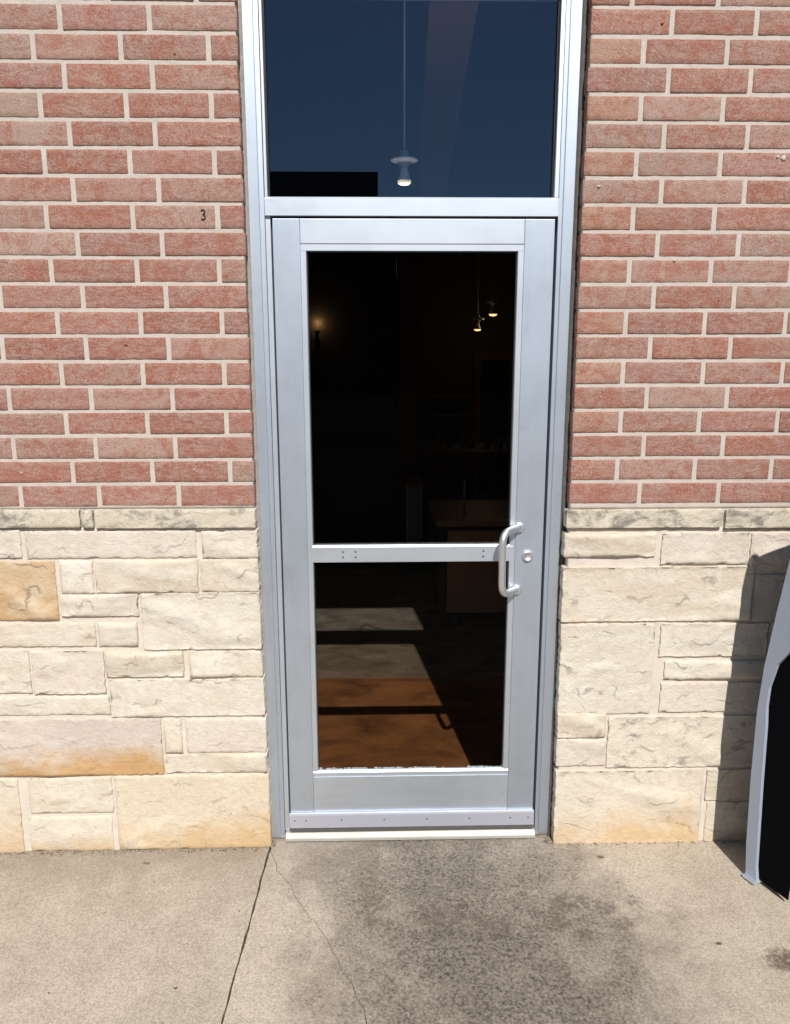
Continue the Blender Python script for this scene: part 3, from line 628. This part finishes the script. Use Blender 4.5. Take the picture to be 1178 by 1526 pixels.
# counter and steel bin station
ct = thing('service_counter', 'dark framed service counter with a brown front panel, behind the lower glass', 'counter', (0, 0, 0))
box_obj('counter_top', .366, 1.35, 2.16, 2.85, .690, .724, plain('counter_top_wood', (.45, .32, .20), .4), ct, .002)
box_obj('front_panel', .440, 1.30, 2.212, 2.232, .115, .655, plain('counter_panel', (.74, .44, .26), .5), ct)
for (a, b, c, d_) in ((.388, .438, .088, .688), (1.302, 1.34, .088, .688)): box_obj('frame_post', a, b, 2.195, 2.24, c, d_, plain('dark_steel', (.07, .08, .095), .4, .5), ct)
M['dksteel'] = plain('dark_steel_rail', (.07, .08, .095), .4, .5)
box_obj('frame_rail', .4385, 1.3015, 2.20, 2.24, .656, .688, M['dksteel'], ct); box_obj('frame_rail', .4385, 1.3015, 2.20, 2.24, .088, .114, M['dksteel'], ct)
box_obj('side_panel', .395, .412, 2.242, 2.84, .09, .688, M['dksteel'], ct)
for (x, y) in ((.50, 2.26), (1.25, 2.26), (.50, 2.76), (1.25, 2.76)): tube_obj('leg', [(x, y, .021), (x, y, .0878)], .014, M['alu'], ct, 10)
pl = tube_obj('metal_post', [(.552, 2.30, .7245), (.552, 2.30, .955)], .0065, M['alu'], None, 12); pl['label'] = 'thin silver post standing on the service counter'; pl['category'] = 'post'
bn = thing('bin_station', 'ribbed grey metal cabinet left of the service counter', 'cabinet')
box_obj('cabinet_body', .228, .352, 3.50, 4.00, .021, .715, M['dksteel'], bn)
for k in range(6): box_obj('rib', .230+k*.021, .242+k*.021, 3.488, 3.4985, .03, .71, plain('ribbed_steel', (.22, .23, .25), .35, .7) if k == 0 else bpy.data.materials['ribbed_steel'], bn)
box_obj('side_panel', .3525, .361, 3.505, 3.99, .03, .712, bpy.data.materials['ribbed_steel'], bn); box_obj('cabinet_top', .220, .365, 3.48, 4.00, .7155, .735, M['wood'], bn)
sh = thing('back_shelf', 'dark shelf of small items on the rear wall, in the dim room', 'shelf')
for z in (1.00, 1.22): box_obj('shelf_board', .62, 1.15, 6.70, 7.02, z, z+.025, M['wood'], sh)
rc = random.Random(2)
for k in range(16):
    x = .50+rc.random()*1.05; y = rc.uniform(4.2, 4.9); hgt = rc.uniform(.05, .16)
    pass
tb = thing('prep_table', 'dim prep table holding jars, seen behind the service counter', 'table')
box_obj('table_top', .40, 1.7, 4.25, 4.95, .86, .89, M['wood'], tb); 
for (x, y) in ((.44, 4.3), (1.66, 4.3), (.44, 4.9), (1.66, 4.9)): box_obj('leg', x-.02, x+.02, y-.02, y+.02, .021, .8598, M['dksteel'], tb)
jm = [plain('jar_glaze_'+n_, c_, .35) for n_, c_ in (('cream', (.5, .45, .38)), ('rust', (.3, .12, .05)), ('grey', (.25, .27, .3)))]
ORD = ['leftmost', 'second from the left', 'third from the left', 'fourth from the left', 'fifth from the left', 'middle one', 'fifth from the right', 'fourth from the right', 'third from the right', 'second from the right', 'rightmost']
for k in range(11):
    x = .47+k*.105+rc.uniform(-.02, .02); y = rc.uniform(4.32, 4.7); hh = rc.uniform(.06, .15); r0 = rc.uniform(.022, .04)
    o = lathe_obj('jar', [(r0*.9, 0), (r0, hh*.2), (r0, hh*.75), (r0*.6, hh*.9), (r0*.65, hh)], rc.choice(jm), None, (x, y, .8905), 14)
    o['label'] = '%s jar in the row on the dim prep table, %s' % (o.data.materials[0].name.split('_')[-1], ORD[k]); o['category'] = 'jar'; o['group'] = 'jars on the prep table'
# ceiling duct, seen through the transom
duct = prism_obj('ceiling_duct', [(.187, .25), (.362, .25), (.822, 8.9), (.538, 8.9)], 3.00, 3.16, plain('duct_brown', (.42, .27, .20), .7)); duct['label'] = 'brown boxed duct running back under the ceiling, seen through the transom'; duct['category'] = 'duct'
# door closer on the top rail, inside
dc = thing('door_closer', 'black door closer box on the inside of the top rail', 'door closer')
box_obj('closer_body', -.10, .20, .094, .150, 2.10, 2.205, M['near_black'], dc, .004); tube_obj('arm', [(.13, .155, 2.18), (.16, .30, 2.18), (.30, .16, 2.18)], .008, M['near_black'], dc, 8)
box_obj('spindle', .115, .150, .12, .150, 2.2052, 2.215, M['near_black'], dc)
# pendant lamps
M['pend'] = plain('pendant_white_enamel', (.75, .78, .8), .4, 0, .05); M['bulb'] = emit('lit_bulb', (1.0, .74, .42), .8)
def pendant(x, y, z, zt, sc_, st, label, group=None, simple=False):
    t_ = thing('pendant_lamp', label, 'pendant lamp', (x, y, z), group)
    tube_obj('cord', [(0, 0, .135*sc_), (0, 0, zt-z)], .0035*max(1, sc_*.9), M['pend'], t_, 8)
    lathe_obj('canopy_disc', [(.018, .125), (.018, .098), (.040, .094), (.064, .088), (.067, .080), (.064, .073), (.030, .068), (.018, .066), (.0165, .052)] if sc_ == 1 else [(a*sc_, b*sc_) for a, b in [(.018, .125), (.018, .098), (.064, .088), (.067, .080), (.030, .068), (.0165, .052)]], M['pend'], t_, (0, 0, 0), 24)
    lathe_obj('lamp_shade', [(.0165*sc_, .050*sc_), (.020*sc_, .030*sc_), (.028*sc_, .006*sc_), (.0335*sc_, -.008*sc_), (.0335*sc_, -.014*sc_)], M['pend'], t_, (0, 0, 0), 24)
    lathe_obj('bulb', [(.0325*sc_, -.0145*sc_), (.032*sc_, -.022*sc_), (.024*sc_, -.028*sc_), (.008*sc_, -.030*sc_)], st, t_, (0, 0, 0), 20)
    if st.name != 'lit_bulb': return t_
    pd = bpy.data.lights.new('pendant_light', 'POINT'); pd.energy = 2.0; pd.color = (1, .8, .62); pd.shadow_soft_size = .03
    pp = bpy.data.objects.new('pendant_light', pd); pp.location = (0, 0, -.12); link(pp, t_)
    return t_
pendant(.1065, .50, 2.360, RZ, .75, M['bulb'], 'pale pendant lamp hanging behind the dark transom window')
M['bulb2'] = emit('lit_bulb_warm', (1.0, .62, .28), 2.2)
pendant(1.25, 6.0, 2.165, RZ, 1.3, M['bulb2'], 'right and higher of the two small lit pendants behind the door glass', 'pendant lamps deep in the room')
pendant(1.087, 6.0, 2.005, RZ, 1.1, M['bulb2'], 'left and lower of the two small lit pendants behind the door glass', 'pendant lamps deep in the room')
pendant(.013, 5.0, 2.574, RZ, .7, M['bulb2'], 'tiny lit pendant just below the top rail behind the door glass', 'pendant lamps deep in the room')
for x_, y_, z_ in ((1.25, 6.0, 2.08), (1.087, 6.0, 1.93), (.013, 5.0, 2.52)):
    pd = bpy.data.lights.new('pendant_glow', 'POINT'); pd.energy = .45; pd.color = (1, .7, .4); pd.shadow_soft_size = .03
    pp = bpy.data.objects.new('pendant_glow', pd); pp.location = (x_, y_, z_); link(pp)
# wall sconce with its warm glow
sn = thing('wall_sconce', 'lit wall sconce glowing orange on the dark partition at left', 'wall lamp', (-.475, 3.94, 1.86))
lathe_obj('sconce_body', [(.010, -.06), (.022, -.055), (.022, -.01), (.012, .0), (.012, .04), (.024, .05), (.024, .056)], M['dksteel'], sn, (0, 0, 0), 16)
box_obj('bracket', -.008, .008, .01, .078, -.02, .0, M['dksteel'], sn)
pt = bpy.data.lights.new('sconce_light', 'POINT'); pt.energy = .55; pt.color = (1, .5, .18); pt.shadow_soft_size = .02
po = bpy.data.objects.new('sconce_light', pt); po.location = (.0, .040, .12); link(po, sn)

# ------------------------------------------------------------------ metal stand at the right edge
stand = thing('litter_bin_stand', 'blue-grey metal stand with an arched side, cut off by the right edge', 'stand', (0, 0, 0))
M['stand'] = plain('blue_grey_powder_coat', (.40, .46, .58), .42, .1, .08, 300, .05)
outer = [(0.000, 0.0), (-.010, .115), (-.018, .359), (-.019, .593), (-.009, .747), (.017, .94), (.045, 1.123), (.070, 1.22), (.097, 1.31), (.128, 1.39), (.165, 1.45), (.21, 1.487), (.28, 1.50)]
inner = [(.046, .0), (.036, .056), (.024, .35), (.018, .56), (.013, .62), (.016, .688), (.037, .773), (.079, .832), (.15, .88), (.24, .90)]
Wd = .62
def stand_side(P0, dr, th, nm):
    half_o = outer; half_i = inner
    ol = half_o + [(Wd-s, z) for s, z in half_o[::-1]]; il = half_i+[(Wd-s, z) for s, z in half_i[::-1]]
    nrm = Vector((-dr.y, dr.x, 0)); bm = bmesh.new()
    poly = ol + il[::-1]
    A_ = [bm.verts.new(P0+dr*s+Vector((0, 0, z))) for s, z in poly]; fa = bm.faces.new(A_)
    ex = bmesh.ops.extrude_face_region(bm, geom=[fa])
    for v in [g for g in ex['geom'] if isinstance(g, bmesh.types.BMVert)]: v.co += nrm*th
    bmesh.ops.recalc_face_normals(bm, faces=bm.faces[:]); bmesh.ops.triangulate(bm, faces=[q for q in bm.faces if len(q.verts) > 4])
    return bm_obj(nm, bm, M['stand'], stand)
dr = Vector((.37, -.93, 0)).normalized(); nr = Vector((-dr.y, dr.x, 0)); P0 = Vector((1.242, -.200, 0.002))
stand_side(P0, dr, .012, 'side_panel'); stand_side(P0+nr*.50, dr, .012, 'side_panel')
def quadbox(nm, s0, s1, t0, t1, z0, z1, mat, bev=0.0):
    bm = bmesh.new(); g = box(bm, 0, 1, 0, 1, 0, 1)
    for v in bm.verts: v.co = P0+dr*(s0+(s1-s0)*v.co.x)+nr*(t0+(t1-t0)*v.co.y)+Vector((0, 0, z0+(z1-z0)*v.co.z))
    bmesh.ops.recalc_face_normals(bm, faces=bm.faces[:])
    if bev: bmesh.ops.bevel(bm, geom=bm.edges[:], offset=bev, segments=2, affect='EDGES')
    return bm_obj(nm, bm, mat, stand)
quadbox('top_panel', .215, Wd-.215, .0125, .4995, 1.478, 1.490, M['stand']); M['void_black'] = plain('liner_and_shade_black', (.004, .004, .0055), .95, 0, .05); M['void_black'].node_tree.nodes['Principled BSDF'].inputs['Specular IOR Level'].default_value = .05  # liner black, dark enough to stand in for the shaded arch
quadbox('inner_panel', .012, .155,   .0135, .0185, .012, .94, M['void_black']); quadbox('back_shade_panel', .082, .090, .0125, .4995, .925, 1.22, M['near_black']); quadbox('back_shade_panel', .132, .140, .0125, .4995, 1.222, 1.39, M['near_black']); quadbox('back_shade_panel', .003, .0115, .0125, .4995, .012, .92, M['near_black'])  # black panel added to darken the arch; upper back panels added to block sun
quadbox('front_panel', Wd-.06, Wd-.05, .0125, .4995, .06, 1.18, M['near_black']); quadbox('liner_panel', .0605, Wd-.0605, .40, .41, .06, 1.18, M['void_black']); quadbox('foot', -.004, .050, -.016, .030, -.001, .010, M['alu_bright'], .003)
quadbox('foot', Wd-.050, Wd+.004, -.016, .030, -.001, .010, M['alu_bright'], .003)
tubp = P0+dr*.30+nr*.17
tb_ = lathe_obj('inner_tub', [(.09, .03), (.125, .05), (.135, .12), (.150, .40), (.155, .46), (.148, .46)], plain('pale_grey_plastic', (.38, .38, .41), .5), stand, (tubp.x, tubp.y, 0), 36)

# ------------------------------------------------------------------ across the car park (only seen mirrored in the transom glass)
bl = thing('building', 'low dark brown building across the car park, mirrored in the transom', 'building', (0, -42, 0))
M['bwall'] = plain('far_building_brick', (.06, .045, .035), .9); M['bglass'] = plain('far_window_glass', (.02, .025, .03), .15)
wl = box_obj('wall', -40, 45, -12, 0, -.16, 8.4, M['bwall'], bl); box_obj('parapet', -40.2, 45.2, -12.2, .2, 8.402, 8.8, M['bwall'], bl)
box_obj('tower', -6.0, .15, -10, .6, -.15, 11.2, M['bwall'], bl)
for k in range(14): box_obj('window', -38+k*6-(1.0 if abs(-38+k*6+2) < 6 else 0), -34.4+k*6, .0, .05 if k not in (5, 6) else .05, 1.0, 3.4, M['bglass'], bl)

# ------------------------------------------------------------------ grit and crumbs along the foot of the walls
bm = bmesh.new(); rg = random.Random(21)
def crumb(x, y, r_):
    g = bmesh.ops.create_icosphere(bm, subdivisions=1, radius=r_)['verts']
    for v in g: v.co = Vector((x+v.co.x*rg.uniform(.8, 1.5), y+v.co.y*rg.uniform(.7, 1.2), r_*.35+v.co.z*rg.uniform(.4, .8)))
for k in range(420):
    side = rg.random(); 
    if side < .55: x = rg.uniform(-1.6, -.40); y = -.008-abs(rg.gauss(0, .010))
    elif side < .8: x = rg.uniform(.64, 1.7); y = -.008-abs(rg.gauss(0, .008))
    elif side < .9: x = rg.choice([-.385, .615])+rg.uniform(-.012, .012); y = rg.uniform(-.01, .035)
    else: x = rg.uniform(-1.5, 1.6); y = -abs(rg.gauss(.1, .45))
    crumb(x, y, rg.uniform(.0008, .0030))
for f_ in bm.faces: f_.smooth = False
o = bm_obj('grit', bm, plain('grit_crumbs', (.17, .13, .09), .95, 0, .5, 90, .5)); o['kind'] = 'stuff'; o['label'] = 'brown grit and mortar crumbs along the foot of the walls'
